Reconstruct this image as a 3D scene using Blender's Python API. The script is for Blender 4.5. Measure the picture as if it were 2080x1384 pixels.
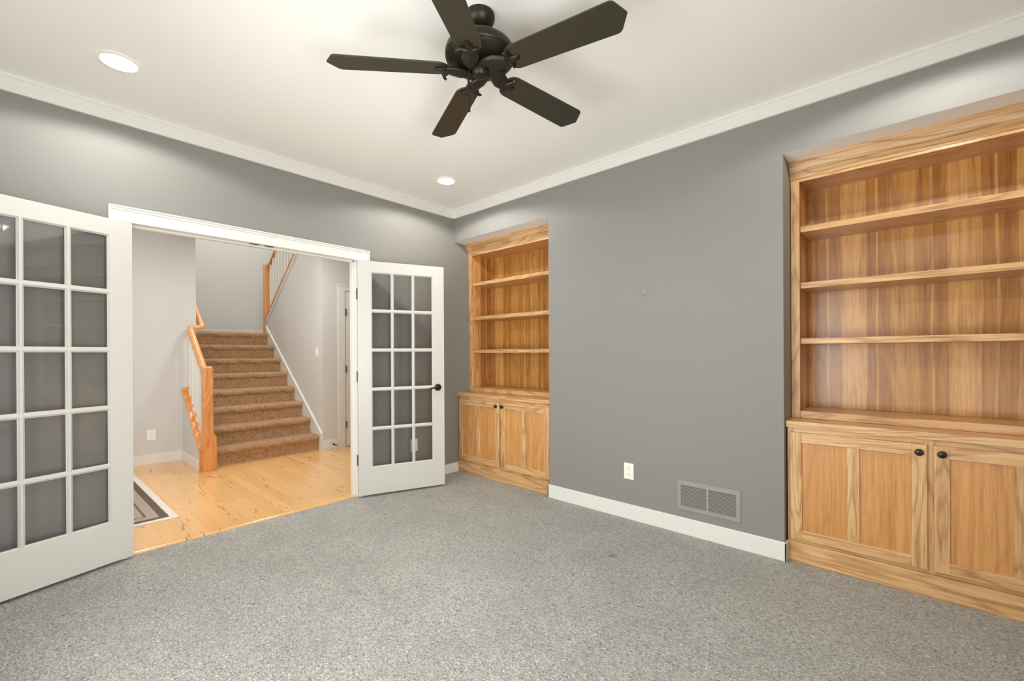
import bpy, bmesh, math, random
from mathutils import Matrix, Vector
PI = math.pi
scene = bpy.context.scene
COL = scene.collection
for o in list(bpy.data.objects): bpy.data.objects.remove(o)

# ------------------------------------------------------------------ camera
cam_d = bpy.data.cameras.new('camera'); cam = bpy.data.objects.new('camera', cam_d); COL.objects.link(cam)
scene.camera = cam
yaw, pitch, roll = 0.74004, -0.000916, -0.005706
fw = Vector((math.cos(yaw), math.sin(yaw), 0)); rt = Vector((math.sin(yaw), -math.cos(yaw), 0)); up = Vector((0, 0, 1))
fw, up = fw*math.cos(pitch)+up*math.sin(pitch), up*math.cos(pitch)-fw*math.sin(pitch)
rt, up = rt*math.cos(roll)+up*math.sin(roll), up*math.cos(roll)-rt*math.sin(roll)
M = Matrix.Identity(4)
for i in range(3):
    M[i][0] = rt[i]; M[i][1] = up[i]; M[i][2] = -fw[i]
M[0][3], M[1][3], M[2][3] = -2.99895, -3.55401, 1.23685
cam.matrix_world = M
cam_d.sensor_fit = 'HORIZONTAL'; cam_d.sensor_width = 36.0
cam_d.lens = 892.93/2080*36; cam_d.shift_y = 26.823/2080
cam_d.clip_start = 0.02

# ------------------------------------------------------------------ colour management, world
scene.view_settings.view_transform = 'Standard'; scene.view_settings.look = 'None'
scene.view_settings.gamma = 1; scene.view_settings.use_curve_mapping = False
scene.view_settings.exposure = -0.34
try:
    scene.cycles.max_bounces = 10; scene.cycles.diffuse_bounces = 6; scene.cycles.glossy_bounces = 5
    scene.cycles.transparent_max_bounces = 16; scene.cycles.caustics_reflective = False; scene.cycles.caustics_refractive = False
    scene.cycles.sample_clamp_indirect = 6.0
    scene.cycles.use_denoising = True
except Exception: pass
world = bpy.data.worlds.new('sky'); scene.world = world; world.use_nodes = True
world.node_tree.nodes['Background'].inputs[0].default_value = (0.80, 0.88, 1.0, 1); world.node_tree.nodes['Background'].inputs[1].default_value = 1.2

HC = 2.733                       # ceiling height
XR, YN = -3.42, -4.29            # rear wall (behind the left of the camera) and near wall
def area(name, loc, rot, sx, sy, power, col=(1, 1, 1), spread=PI):
    d = bpy.data.lights.new(name, 'AREA'); d.shape = 'RECTANGLE'; d.size = sx; d.size_y = sy; d.energy = power; d.color = col; d.spread = spread
    o = bpy.data.objects.new(name, d); COL.objects.link(o); o.location = loc; o.rotation_euler = rot; return o
# daylight through the rear-wall window, then three added fill panels at invented windows
area('unseen_daylight_fill', (XR-0.16, -2.05, 1.25), (0, -PI/2-0.30, 0), 1.8, 1.9, 112, (1.0, 0.995, 0.975))
area('unseen_daylight_fill', (-2.78, YN-0.16, 1.25), (PI/2+0.30, 0, 0), 1.1, 1.8, 150, (1.0, 0.995, 0.975))  # added fill for the room, near-wall window invented
area('unseen_daylight_fill', (-4.36, 1.4, 1.4), (0, -PI/2, 0), 1.6, 1.5, 28, (0.98, 1.0, 1.0))  # added fill for the foyer, no known window there
area('unseen_daylight_fill', (-0.5, 5.21, 4.1), (-PI/2, 0, 0), 1.4, 1.2, 26, (0.93, 0.98, 1.0))  # added fill for the stairwell, no known window there

# ------------------------------------------------------------------ materials
def s2l(c): return tuple(((v/255+0.055)/1.055)**2.4 if v/255 > 0.04045 else v/255/12.92 for v in c)
def rgb(r, g, b): return (*s2l((r, g, b)), 1)
class NT:
    def __init__(s, name):
        s.m = bpy.data.materials.new(name); s.m.use_nodes = True; s.t = s.m.node_tree; s.b = s.t.nodes['Principled BSDF']
    def n(s, typ, **kw):
        nd = s.t.nodes.new(typ)
        for k, v in kw.items():
            if k in nd.inputs: s.set(nd.inputs[k], v)
            else: setattr(nd, k, v)
        return nd
    def set(s, sock, v):
        if isinstance(v, bpy.types.NodeSocket): s.t.links.new(v, sock)
        elif isinstance(v, bpy.types.Node): s.t.links.new(v.outputs[0], sock)
        else: sock.default_value = v
    def math(s, op, a, b=0.0, c=0.0):
        nd = s.t.nodes.new('ShaderNodeMath'); nd.operation = op
        s.set(nd.inputs[0], a); s.set(nd.inputs[1], b); s.set(nd.inputs[2], c); return nd.outputs[0]
    def mix(s, f, a, b, mode='MIX'):
        nd = s.t.nodes.new('ShaderNodeMix'); nd.data_type = 'RGBA'; nd.blend_type = mode
        s.set(nd.inputs['Factor'], f); s.set(nd.inputs['A'], a); s.set(nd.inputs['B'], b); return nd.outputs['Result']
    def ramp(s, f, stops, interp='LINEAR'):
        nd = s.t.nodes.new('ShaderNodeValToRGB'); nd.color_ramp.interpolation = interp
        e = nd.color_ramp.elements
        while len(e) < len(stops): e.new(0.5)
        for i, (p, c) in enumerate(stops): e[i].position = p; e[i].color = c
        s.set(nd.inputs[0], f); return nd.outputs[0]
    def coords(s, rand=0.0):
        tc = s.t.nodes.new('ShaderNodeTexCoord')
        if not rand: return tc.outputs['Object']
        oi = s.t.nodes.new('ShaderNodeObjectInfo')
        v = s.t.nodes.new('ShaderNodeVectorMath'); v.operation = 'SCALE'
        s.t.links.new(oi.outputs['Random'], v.inputs['Scale']); v.inputs[0].default_value = (rand, rand*1.7, rand*2.3)
        a = s.t.nodes.new('ShaderNodeVectorMath'); a.operation = 'ADD'
        s.t.links.new(tc.outputs['Object'], a.inputs[0]); s.t.links.new(v.outputs[0], a.inputs[1]); return a.outputs[0]
    def map(s, v, scale, rot=(0, 0, 0), loc=(0, 0, 0)):
        nd = s.t.nodes.new('ShaderNodeMapping'); s.set(nd.inputs[0], v)
        nd.inputs['Location'].default_value = loc; nd.inputs['Rotation'].default_value = rot; nd.inputs['Scale'].default_value = scale; return nd.outputs[0]
    def noise(s, v, scale=1, detail=3, rough=0.5, dist=0.0):
        nd = s.t.nodes.new('ShaderNodeTexNoise'); s.set(nd.inputs['Vector'], v)
        nd.inputs['Scale'].default_value = scale; nd.inputs['Detail'].default_value = detail; nd.inputs['Roughness'].default_value = rough; nd.inputs['Distortion'].default_value = dist
        return nd.outputs['Fac']
    def bump(s, h, strength=0.2, dist=0.002):
        nd = s.t.nodes.new('ShaderNodeBump'); s.set(nd.inputs['Height'], h); nd.inputs['Strength'].default_value = strength; nd.inputs['Distance'].default_value = dist
        s.t.links.new(nd.outputs[0], s.b.inputs['Normal'])
    def out(s, col=None, rough=None, metal=None, spec=None, coat=None, coat_r=None):
        if col is not None: s.set(s.b.inputs['Base Color'], col)
        if rough is not None: s.set(s.b.inputs['Roughness'], rough)
        if metal is not None: s.set(s.b.inputs['Metallic'], metal)
        if spec is not None: s.set(s.b.inputs['Specular IOR Level'], spec)
        if coat is not None: s.b.inputs['Coat Weight'].default_value = coat
        if coat_r is not None: s.b.inputs['Coat Roughness'].default_value = coat_r
        return s.m

def paint(name, c, rough=0.55, bumps=0.06, scale=350, spec=0.3):
    n = NT(name); v = n.coords()
    h = n.noise(v, scale, 2)
    big = n.noise(v, 1.3, 2)
    col = n.mix(n.math('MULTIPLY', big, 0.06), c, (c[0]*0.9, c[1]*0.9, c[2]*0.9, 1))
    n.bump(h, bumps, 0.001); return n.out(col, rough, spec=spec)

def wood(name, light, dark, axis='Z', pore=0.55, ring=0.5, rings=26, bands=None, rough=0.36, band_axis=None, coat=0.25, vary=0.0):
    """oak: rings from a stretched noise, fine pores, optional veneer strips of different tone"""
    n = NT(name); v = n.coords(5.0)
    i = 'XYZ'.index(axis)
    def sc(along, across):
        t = [across]*3; t[i] = along; return tuple(t)
    low = n.noise(n.map(v, sc(0.9, 7.5)), 1, 2, 0.45, 0.6)
    r = n.math('SINE', n.math('MULTIPLY', low, rings*2.2))
    r = n.math('POWER', n.math('MULTIPLY_ADD', r, 0.5, 0.5), 3.4)
    pores = n.noise(n.map(v, sc(7, 210)), 1, 3, 0.6)
    pores = n.ramp(pores, [(0.46, (0, 0, 0, 1)), (0.64, (1, 1, 1, 1))])
    streak = n.noise(n.map(v, sc(1.0, 48)), 1, 4, 0.65)
    streak = n.ramp(streak, [(0.38, (0, 0, 0, 1)), (0.68, (1, 1, 1, 1))])
    f = n.math('ADD', n.math('MULTIPLY', r, ring), n.math('MULTIPLY', streak, 0.42))
    f = n.math('ADD', f, n.math('MULTIPLY', pores, pore*0.6))
    col = n.mix(n.math('MINIMUM', f, 1.0), light, dark)
    if bands:
        sep = n.n('ShaderNodeSeparateXYZ'); n.set(sep.inputs[0], v)
        y = sep.outputs['XYZ'.index(band_axis or 'Y')]
        wob = n.noise(n.map(v, sc(1.5, 4)), 1, 1)
        comb = n.n('ShaderNodeCombineXYZ'); n.set(comb.inputs[0], y)
        w1 = n.noise(n.map(comb.outputs[0], (3.1, 3.1, 3.1)), 1, 1)
        t = n.math('ADD', n.math('MULTIPLY', y, bands[0]), n.math('MULTIPLY_ADD', w1, 0.9, n.math('MULTIPLY', wob, 0.2)))
        wn = n.n('ShaderNodeTexWhiteNoise', noise_dimensions='1D'); n.set(wn.inputs['W'], n.math('FLOOR', t))
        alt = n.math('ABSOLUTE', n.math('MODULO', n.math('FLOOR', t), 2.0))
        val = n.math('MULTIPLY_ADD', alt, 0.55, n.math('MULTIPLY', wn.outputs['Value'], 0.42))
        thin = n.math('LESS_THAN', n.math('ABSOLUTE', n.math('SUBTRACT', n.math('FRACT', n.math('MULTIPLY', t, 0.5)), 0.27)), 0.022)
        val = n.math('MAXIMUM', val, thin)
        k = n.ramp(val, [(0.12, bands[1]), (0.5, bands[2]), (0.75, bands[3])])
        col = n.mix(1.0, col, k, 'MULTIPLY')
    if vary:
        oi = n.n('ShaderNodeObjectInfo')
        col = n.mix(n.math('MULTIPLY', oi.outputs['Random'], vary), col, dark)
    n.bump(n.math('ADD', pores, n.math('MULTIPLY', r, 0.3)), 0.12, 0.0006)
    return n.out(col, rough, spec=0.4, coat=coat, coat_r=0.27)

OL, OD = rgb(228, 187, 134), rgb(160, 110, 58)
M_wood = {a: wood('oak_grain_'+a.lower(), OL, OD, a, ring=0.42, vary=0.25) for a in 'XYZ'}
M_panel = wood('oak_door_panel', rgb(216, 160, 98), rgb(170, 112, 54), 'Z', ring=0.22, rings=16, rough=0.42, vary=0.2)
M_back = wood('oak_veneer_back', rgb(232, 186, 116), rgb(166, 112, 48), 'Z', ring=0.26, rings=14, rough=0.33, coat=0.7,
              bands=(8.0, rgb(206, 182, 134), rgb(222, 204, 166), rgb(246, 238, 222)), band_axis='Y')
M_side = wood('oak_veneer_side', rgb(222, 172, 110), rgb(162, 108, 50), 'Z', ring=0.40, rings=30, rough=0.32,
              bands=(7.0, rgb(205, 185, 160), rgb(230, 220, 205), rgb(255, 250, 240)), band_axis='X')
RL, RD = rgb(232, 166, 100), rgb(190, 114, 54)
M_rail = {a: wood('oak_railing_'+a.lower(), RL, RD, a, ring=0.34, rough=0.33) for a in 'XYZ'}

M_wall = paint('wall_paint_grey', rgb(137, 134.5, 130), 0.6)
M_hall = paint('wall_paint_greige', rgb(207, 206, 202), 0.6)
M_ceil = paint('ceiling_paint', rgb(243, 242, 237), 0.8)
M_crown = paint('crown_paint', rgb(222, 220, 213), 0.7)
M_trim = paint('white_trim_paint', rgb(224, 223, 217), 0.35, 0.02, 120, 0.5)
M_door = paint('white_door_paint', rgb(200, 198, 192), 0.33, 0.02, 120, 0.5)
M_plastic = NT('white_plastic').out(rgb(240, 238, 228), 0.3)
M_wire = NT('dull_wire').out(rgb(176, 174, 168), 0.45, 0.3)
M_slot = NT('outlet_slot').out(rgb(120, 116, 106), 0.5)
M_ventp = NT('grey_vent_enamel').out(rgb(150, 148, 141), 0.4)
M_duct = NT('duct_inside').out(rgb(70, 68, 62), 0.8)

def m_bronze(name='dark_bronze', c=rgb(62, 56, 46), rough=0.34, metal=0.75):
    n = NT(name); v = n.coords()
    f = n.noise(v, 60, 3)
    return n.out(n.mix(f, c, (c[0]*0.6, c[1]*0.6, c[2]*0.6, 1)), n.math('MULTIPLY_ADD', f, 0.15, rough-0.07), metal)
M_bronze = m_bronze()
M_fanmetal = m_bronze('fan_dark_metal', rgb(46, 41, 31), 0.42, 0.5)
M_hinge = m_bronze('hinge_bronze', rgb(120, 106, 90), 0.35, 0.85)
def m_blade():
    n = NT('fan_blade_dark_wood'); v = n.coords()
    f = n.noise(n.map(v, (3, 60, 60)), 1, 3)
    return n.out(n.mix(f, rgb(50, 45, 32), rgb(40, 36, 25)), 0.45, spec=0.5)
M_blade = m_blade()

def m_carpet():
    n = NT('grey_carpet_pile'); v = n.coords()
    w = n.noise(v, 45, 2)
    vv = n.n('ShaderNodeVectorMath', operation='ADD'); n.set(vv.inputs[0], v)
    nz = n.n('ShaderNodeTexNoise'); n.set(nz.inputs['Vector'], v); nz.inputs['Scale'].default_value = 90; nz.inputs['Detail'].default_value = 1
    scl = n.n('ShaderNodeVectorMath', operation='SCALE'); n.set(scl.inputs[0], nz.outputs['Color']); scl.inputs['Scale'].default_value = 0.012
    n.set(vv.inputs[1], scl.outputs[0])
    vo = n.n('ShaderNodeTexVoronoi', feature='F1'); n.set(vo.inputs['Vector'], vv.outputs[0]); vo.inputs['Scale'].default_value = 150
    d = vo.outputs['Distance']
    fine = n.noise(v, 420, 3, 0.7)
    yarn = n.noise(n.map(vv.outputs[0], (1.45, 0.8, 1), (0, 0, math.radians(38))), 98, 3, 0.6, 1.3)
    h = n.math('ADD', n.math('MULTIPLY', yarn, 1.3), n.math('MULTIPLY', n.math('SUBTRACT', 1.0, d), 0.5))
    col = n.ramp(yarn, [(0.32, rgb(104, 102, 95)), (0.41, rgb(182, 180, 173)), (0.54, rgb(218, 217, 211)), (0.70, rgb(246, 245, 240))])
    patch = n.noise(v, 3.0, 4, 0.65)
    patch = n.ramp(patch, [(0.38, (0, 0, 0, 1)), (0.62, (1, 1, 1, 1))])
    col = n.mix(n.math('MULTIPLY', patch, 0.26), col, rgb(168, 166, 159))
    col = n.mix(n.math('MULTIPLY', fine, 0.2), col, rgb(160, 158, 150))
    # the small dark spot on the carpet in front of the right-hand wall
    sub = n.n('ShaderNodeVectorMath', operation='DISTANCE'); n.set(sub.inputs[0], v); sub.inputs[1].default_value = (-0.621, -2.196, 0.0)
    spot = n.ramp(n.math('ADD', sub.outputs['Value'], n.math('MULTIPLY', n.noise(v, 60, 2), 0.02)), [(0.02, (1, 1, 1, 1)), (0.045, (0, 0, 0, 1))])
    col = n.mix(n.math('MULTIPLY', spot, 0.5), col, rgb(110, 106, 98))
    n.bump(h, 1.0, 0.012); return n.out(col, 0.95, spec=0.1)
M_carpet = m_carpet()
def m_stair():
    n = NT('brown_shag_carpet'); v = n.coords()
    y = n.noise(v, 85, 4, 0.7, 1.2)
    col = n.ramp(y, [(0.34, rgb(128, 92, 58)), (0.48, rgb(200, 160, 120)), (0.66, rgb(236, 202, 166))])
    big = n.noise(v, 9, 3)
    col = n.mix(n.math('MULTIPLY', big, 0.35), col, rgb(160, 118, 80))
    n.bump(y, 1.0, 0.014); return n.out(col, 0.95, spec=0.08)
M_stair = m_stair()
def m_maple():
    n = NT('maple_plank_floor'); v = n.coords()
    sep = n.n('ShaderNodeSeparateXYZ'); n.set(sep.inputs[0], v)
    px = n.math('DIVIDE', sep.outputs[0], 0.083); row = n.math('FLOOR', px)
    wn = n.n('ShaderNodeTexWhiteNoise', noise_dimensions='1D'); n.set(wn.inputs['W'], row)
    ly = n.math('ADD', n.math('DIVIDE', sep.outputs[1], 0.95), n.math('MULTIPLY', wn.outputs['Value'], 7.3))
    cell = n.math('FLOOR', ly)
    cmb = n.n('ShaderNodeCombineXYZ'); n.set(cmb.inputs[0], row); n.set(cmb.inputs[1], cell)
    wn2 = n.n('ShaderNodeTexWhiteNoise', noise_dimensions='2D'); n.set(wn2.inputs['Vector'], cmb.outputs[0])
    base = n.ramp(wn2.outputs['Value'], [(0, rgb(228, 178, 116)), (0.5, rgb(231, 184, 123)), (1, rgb(235, 191, 132))])
    off = n.n('ShaderNodeVectorMath', operation='ADD'); n.set(off.inputs[0], n.map(v, (14, 1.7, 1)))
    n.set(off.inputs[1], wn2.outputs['Color'])
    g = n.noise(off.outputs[0], 1.0, 4, 0.6, 0.8)
    col = n.mix(n.math('MULTIPLY', g, 0.35), base, rgb(214, 156, 92))
    off2 = n.n('ShaderNodeVectorMath', operation='ADD'); n.set(off2.inputs[0], n.map(v, (17, 2.6, 1)))
    n.set(off2.inputs[1], n.n('ShaderNodeVectorMath', operation='SCALE').outputs[0])
    g2 = n.noise(off2.outputs[0], 1.0, 3, 0.55, 1.6)
    knots = n.ramp(g2, [(0.632, (0, 0, 0, 1)), (0.69, (1, 1, 1, 1))])
    col = n.mix(n.math('MULTIPLY', knots, 0.8), col, rgb(160, 98, 44))
    fx = n.math('FRACT', px); fy = n.math('FRACT', ly)
    sx = n.math('LESS_THAN', n.math('ABSOLUTE', n.math('SUBTRACT', fx, 0.5)), 0.488)
    sy = n.math('LESS_THAN', n.math('ABSOLUTE', n.math('SUBTRACT', fy, 0.5)), 0.4985)
    seam = n.math('SUBTRACT', 1.0, n.math('MULTIPLY', sx, sy))
    col = n.mix(n.math('MULTIPLY', seam, 0.42), col, rgb(170, 112, 58))
    n.bump(n.math('SUBTRACT', 1.0, seam), 0.15, 0.001)
    return n.out(col, 0.24, spec=0.45, coat=0.3, coat_r=0.15)
M_maple = m_maple()
def m_rug(w, l):
    n = NT('woven_grey_rug'); v = n.coords()
    sep = n.n('ShaderNodeSeparateXYZ'); n.set(sep.inputs[0], v)
    dx = n.math('SUBTRACT', w/2, n.math('ABSOLUTE', sep.outputs[0])); dy = n.math('SUBTRACT', l/2, n.math('ABSOLUTE', sep.outputs[1]))
    d = n.math('MINIMUM', dx, dy)
    d = n.math('ADD', d, n.math('MULTIPLY_ADD', n.noise(v, 40, 3), 0.012, -0.006))
    W, D1, D2, T = rgb(222, 214, 202), rgb(98, 88, 76), rgb(116, 100, 88), rgb(182, 166, 152)
    stops = [(0.0, W), (0.050, D1), (0.100, T), (0.165, D2), (0.180, T), (0.245, D1), (0.262, T), (0.33, D1), (0.385, T), (0.45, D2), (0.47, T)]
    col = n.ramp(n.math('MULTIPLY', d, 1.0), stops, 'CONSTANT')
    sp = n.ramp(n.noise(v, 110, 3, 0.7), [(0.35, (0, 0, 0, 1)), (0.65, (1, 1, 1, 1))])
    far = n.math('GREATER_THAN', d, 0.048)
    col = n.mix(n.math('MULTIPLY', n.math('MULTIPLY', sp, 0.45), far), col, rgb(120, 106, 94))
    n.bump(n.noise(v, 260, 2), 0.5, 0.002); return n.out(col, 0.9, spec=0.1)
def m_glass():
    m = bpy.data.materials.new('clear_glass'); m.use_nodes = True; t = m.node_tree; t.nodes.clear()
    o = t.nodes.new('ShaderNodeOutputMaterial'); mx = t.nodes.new('ShaderNodeMixShader'); tr = t.nodes.new('ShaderNodeBsdfTransparent'); gl = t.nodes.new('ShaderNodeBsdfGlossy')
    tr.inputs[0].default_value = (0.97, 0.975, 0.97, 1); gl.inputs['Roughness'].default_value = 0.02; gl.inputs['Color'].default_value = (0.9, 0.9, 0.9, 1)
    fr = t.nodes.new('ShaderNodeFresnel'); fr.inputs['IOR'].default_value = 1.5
    t.links.new(fr.outputs[0], mx.inputs[0]); t.links.new(tr.outputs[0], mx.inputs[1]); t.links.new(gl.outputs[0], mx.inputs[2]); t.links.new(mx.outputs[0], o.inputs[0]); return m
M_glass = m_glass()
def m_emit(name, c, s):
    n = NT(name); n.b.inputs['Emission Color'].default_value = c; n.b.inputs['Emission Strength'].default_value = s; return n.out((0.9, 0.9, 0.9, 1), 0.5)
M_lamp = m_emit('lamp_lens_glow', (1.0, 0.98, 0.90, 1), 6.0)

# ------------------------------------------------------------------ mesh helpers
class MB:
    def __init__(s): s.v = []; s.f = []
    def add(s, vs, fs):
        b = len(s.v); s.v += [tuple(p) for p in vs]; s.f += [tuple(b+i for i in f) for f in fs]; return s
    def box(s, x0, x1, y0, y1, z0, z1):
        x0, x1 = min(x0, x1), max(x0, x1); y0, y1 = min(y0, y1), max(y0, y1); z0, z1 = min(z0, z1), max(z0, z1)
        return s.add([(x, y, z) for z in (z0, z1) for y in (y0, y1) for x in (x0, x1)],
                     [(0, 2, 3, 1), (4, 5, 7, 6), (0, 1, 5, 4), (2, 6, 7, 3), (0, 4, 6, 2), (1, 3, 7, 5)])
    def prism(s, poly, axis, a, b):
        """poly in the other two axes (cyclic order), extruded along axis from a to b"""
        n = len(poly); vs = []
        for t in (a, b):
            for (p, q) in poly:
                vs.append({'X': (t, p, q), 'Y': (p, t, q), 'Z': (p, q, t)}[axis])
        fs = [tuple(range(n)), tuple(range(2*n-1, n-1, -1))] + [(i, i+n, (i+1) % n+n, (i+1) % n) for i in range(n)]
        return s.add(vs, fs)
    def tube(s, pts, r, seg=12, closed_ends=True):
        pts = [Vector(p) for p in pts]; rs = r if isinstance(r, (list, tuple)) else [r]*len(pts)
        rings = []; prev = None
        for i, p in enumerate(pts):
            t = (pts[min(i+1, len(pts)-1)]-pts[max(i-1, 0)]).normalized()
            u = Vector((0, 0, 1)) if prev is None else prev
            if abs(t.dot(u)) > 0.95 and prev is None: u = Vector((1, 0, 0))
            u = (u-t*t.dot(u)).normalized(); w = t.cross(u); prev = u
            rings.append([p+(u*math.cos(2*PI*k/seg)+w*math.sin(2*PI*k/seg))*rs[i] for k in range(seg)])
        b = len(s.v); s.v += [tuple(p) for rg in rings for p in rg]
        for i in range(len(pts)-1):
            for k in range(seg):
                s.f.append((b+i*seg+k, b+i*seg+(k+1) % seg, b+(i+1)*seg+(k+1) % seg, b+(i+1)*seg+k))
        if closed_ends: s.f.append(tuple(b+k for k in range(seg))[::-1]); s.f.append(tuple(b+(len(pts)-1)*seg+k for k in range(seg)))
        return s
    def sweep(s, pts, prof):
        """profile (side, up) swept along pts keeping 'up' vertical-ish"""
        pts = [Vector(p) for p in pts]; n = len(prof); b = len(s.v)
        for i, p in enumerate(pts):
            d0 = (p-pts[i-1]).normalized() if i else (pts[1]-p).normalized()
            d1 = (pts[i+1]-p).normalized() if i < len(pts)-1 else d0
            t = (d0+d1).normalized()
            side = t.cross(Vector((0, 0, 1))).normalized(); u = side.cross(t)
            for (a, c) in prof: s.v.append(tuple(p+side*a+u*c))
        for i in range(len(pts)-1):
            for k in range(n): s.f.append((b+i*n+k, b+i*n+(k+1) % n, b+(i+1)*n+(k+1) % n, b+(i+1)*n+k))
        s.f.append(tuple(b+k for k in range(n))[::-1]); s.f.append(tuple(b+(len(pts)-1)*n+k for k in range(n)))
        return s
    def lathe(s, prof, c=(0, 0, 0), seg=32, axis='Z'):
        b = len(s.v)
        for (r, z) in prof:
            for k in range(seg):
                a = 2*PI*k/seg; q = (r*math.cos(a), r*math.sin(a), z)
                if axis == 'X': q = (z, q[0], q[1])
                if axis == 'Y': q = (q[0], z, q[1])
                s.v.append((q[0]+c[0], q[1]+c[1], q[2]+c[2]))
        for i in range(len(prof)-1):
            for k in range(seg): s.f.append((b+i*seg+k, b+i*seg+(k+1) % seg, b+(i+1)*seg+(k+1) % seg, b+(i+1)*seg+k))
        s.f.append(tuple(b+k for k in range(seg))[::-1]); s.f.append(tuple(b+(len(prof)-1)*seg+k for k in range(seg)))
        return s
    def xf(s, mat):
        s.v = [tuple(mat @ Vector(p)) for p in s.v]; return s
    def build(s, name, mat, parent=None, bevel=0.0, smooth=False, seg=2):
        me = bpy.data.meshes.new(name); me.from_pydata(s.v, [], s.f); me.materials.append(mat)
        bm = bmesh.new(); bm.from_mesh(me); bmesh.ops.recalc_face_normals(bm, faces=bm.faces); bm.to_mesh(me); bm.free()
        if smooth:
            me.shade_smooth()
            me.set_sharp_from_angle(angle=math.radians(38))
        o = bpy.data.objects.new(name, me); COL.objects.link(o)
        if parent is not None: o.parent = parent
        if bevel:
            m = o.modifiers.new('bevel', 'BEVEL'); m.width = bevel; m.segments = seg; m.limit_method = 'ANGLE'; m.angle_limit = math.radians(40)
        return o
def tag(o, label=None, cat=None, group=None, kind=None):
    if label: o['label'] = label
    if cat: o['category'] = cat
    if group: o['group'] = group
    if kind: o['kind'] = kind
    return o
def struct(o, label=None): o['kind'] = 'structure'; o['label'] = label or o.name.replace('_', ' '); return o
def empty(name, loc, rz=0.0, **kw):
    o = bpy.data.objects.new(name, None); COL.objects.link(o); o.location = loc; o.rotation_euler = (0, 0, rz); o.empty_display_size = 0.1; tag(o, **kw); return o
def kids(o): return [c for c in bpy.data.objects if c.parent == o]
def copy_tree(o, parent=None):
    ch = kids(o); c = o.copy(); COL.objects.link(c); c.parent = parent
    for k in ch: copy_tree(k, c)
    return c

# ================================================================== SETTING
D = 0.57                                # depth of the niches
W1, W2, W3, W4 = 0.0, -1.246, -2.988, -4.234
ZS = 2.407
JR, JL, HEAD = -1.085, -2.60, 2.05      # french door opening
WT = 0.12
struct(MB().box(XR, 0.0, YN, 0.028, -0.06, 0).box(0.0, D, W2, 0, -0.06, 0).box(0, D, W4, W3, -0.06, 0).build('floor', M_carpet), 'grey carpeted floor')
struct(MB().box(-4.24, 0.9, 0.03, 5.2, -0.06, 0.001).build('floor_foyer', M_maple), 'maple plank floor of the foyer')
struct(MB().box(XR-.12, D+.1, YN-.12, WT, HC, HC+0.08).build('ceiling', M_ceil), 'white ceiling')
struct(MB().box(-4.24, -1.65, WT, 2.9, HC, HC+0.08).box(-1.65, 0.9, WT, 2.06, HC, HC+0.08).box(-1.79, 0.87, 1.95, 5.2, 5.2, 5.28).build('ceiling_foyer', M_ceil), 'white ceiling of the foyer')
struct(MB().box(XR-.12, JL, 0, WT, 0, HC).box(JR, D+.1, 0, WT, 0, HC).box(JL, JR, 0, WT, HEAD+.012, HC).build('wall_left', M_wall), 'grey wall with the double french doors')
struct(MB().box(0, D, W3, W2, 0, HC).box(0, D, W2, 0, ZS, HC).box(0, D, W4, W3, ZS, HC).box(0, D, YN, W4, 0, HC).box(D, D+.1, YN, 0, 0, HC).build('wall_right', M_wall), 'grey wall with the two bookcase niches')
struct(MB().box(.002, D, W2, 0, ZS-.0008, ZS).box(.002, D, W4, W3, ZS-.0008, ZS).build('ceiling_niche', M_ceil), 'pale undersides of the two niches')  # niche undersides share the ceiling's pale colour, paler than the wall
wy0, wy1, wz0, wz1 = -3.0, -1.1, 0.35, 2.15
struct(MB().box(XR-.12, XR, YN-.12, wy0, 0, HC).box(XR-.12, XR, wy1, 0, 0, HC).box(XR-.12, XR, wy0, wy1, 0, wz0).box(XR-.12, XR, wy0, wy1, wz1, HC).build('wall_rear', M_wall), 'grey wall behind the camera')
wx0, wx1 = -3.34, -2.22
struct(MB().box(XR, wx0, YN-.12, YN, 0, HC).box(wx1, D+.1, YN-.12, YN, 0, HC).box(wx0, wx1, YN-.12, YN, 0, wz0).box(wx0, wx1, YN-.12, YN, wz1, HC).build('wall_near', M_wall), 'grey wall beside the camera')
def window_x(name, x, y0, y1, z0, z1, t):
    m = MB(); w = 0.06
    m.box(x-t, x, y0, y0+w, z0, z1).box(x-t, x, y1-w, y1, z0, z1).box(x-t, x, y0, y1, z0, z0+w).box(x-t, x, y0, y1, z1-w, z1).box(x-t+.02, x-.02, (y0+y1)/2-.03, (y0+y1)/2+.03, z0, z1)
    o = struct(m.build(name, M_trim)); MB().box(x-t/2-.003, x-t/2+.003, y0+w, y1-w, z0+w, z1-w).build('window_pane', M_glass, o); return o
window_x('window_1', XR-.03, wy0, wy1, wz0, wz1, 0.07)
m = MB(); y = YN-.03; w = 0.06
m.box(wx0, wx0+w, y-.07, y, wz0, wz1).box(wx1-w, wx1, y-.07, y, wz0, wz1).box(wx0, wx1, y-.07, y, wz0, wz0+w).box(wx0, wx1, y-.07, y, wz1-w, wz1).box(-2.81, -2.75, y-.05, y-.02, wz0, wz1)
o = struct(m.build('added_window', M_trim)); MB().box(wx0+w, wx1-w, y-.038, y-.032, wz0+w, wz1-w).build('window_pane', M_glass, o)  # unseen window added to carry fill light, none known on this wall
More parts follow.
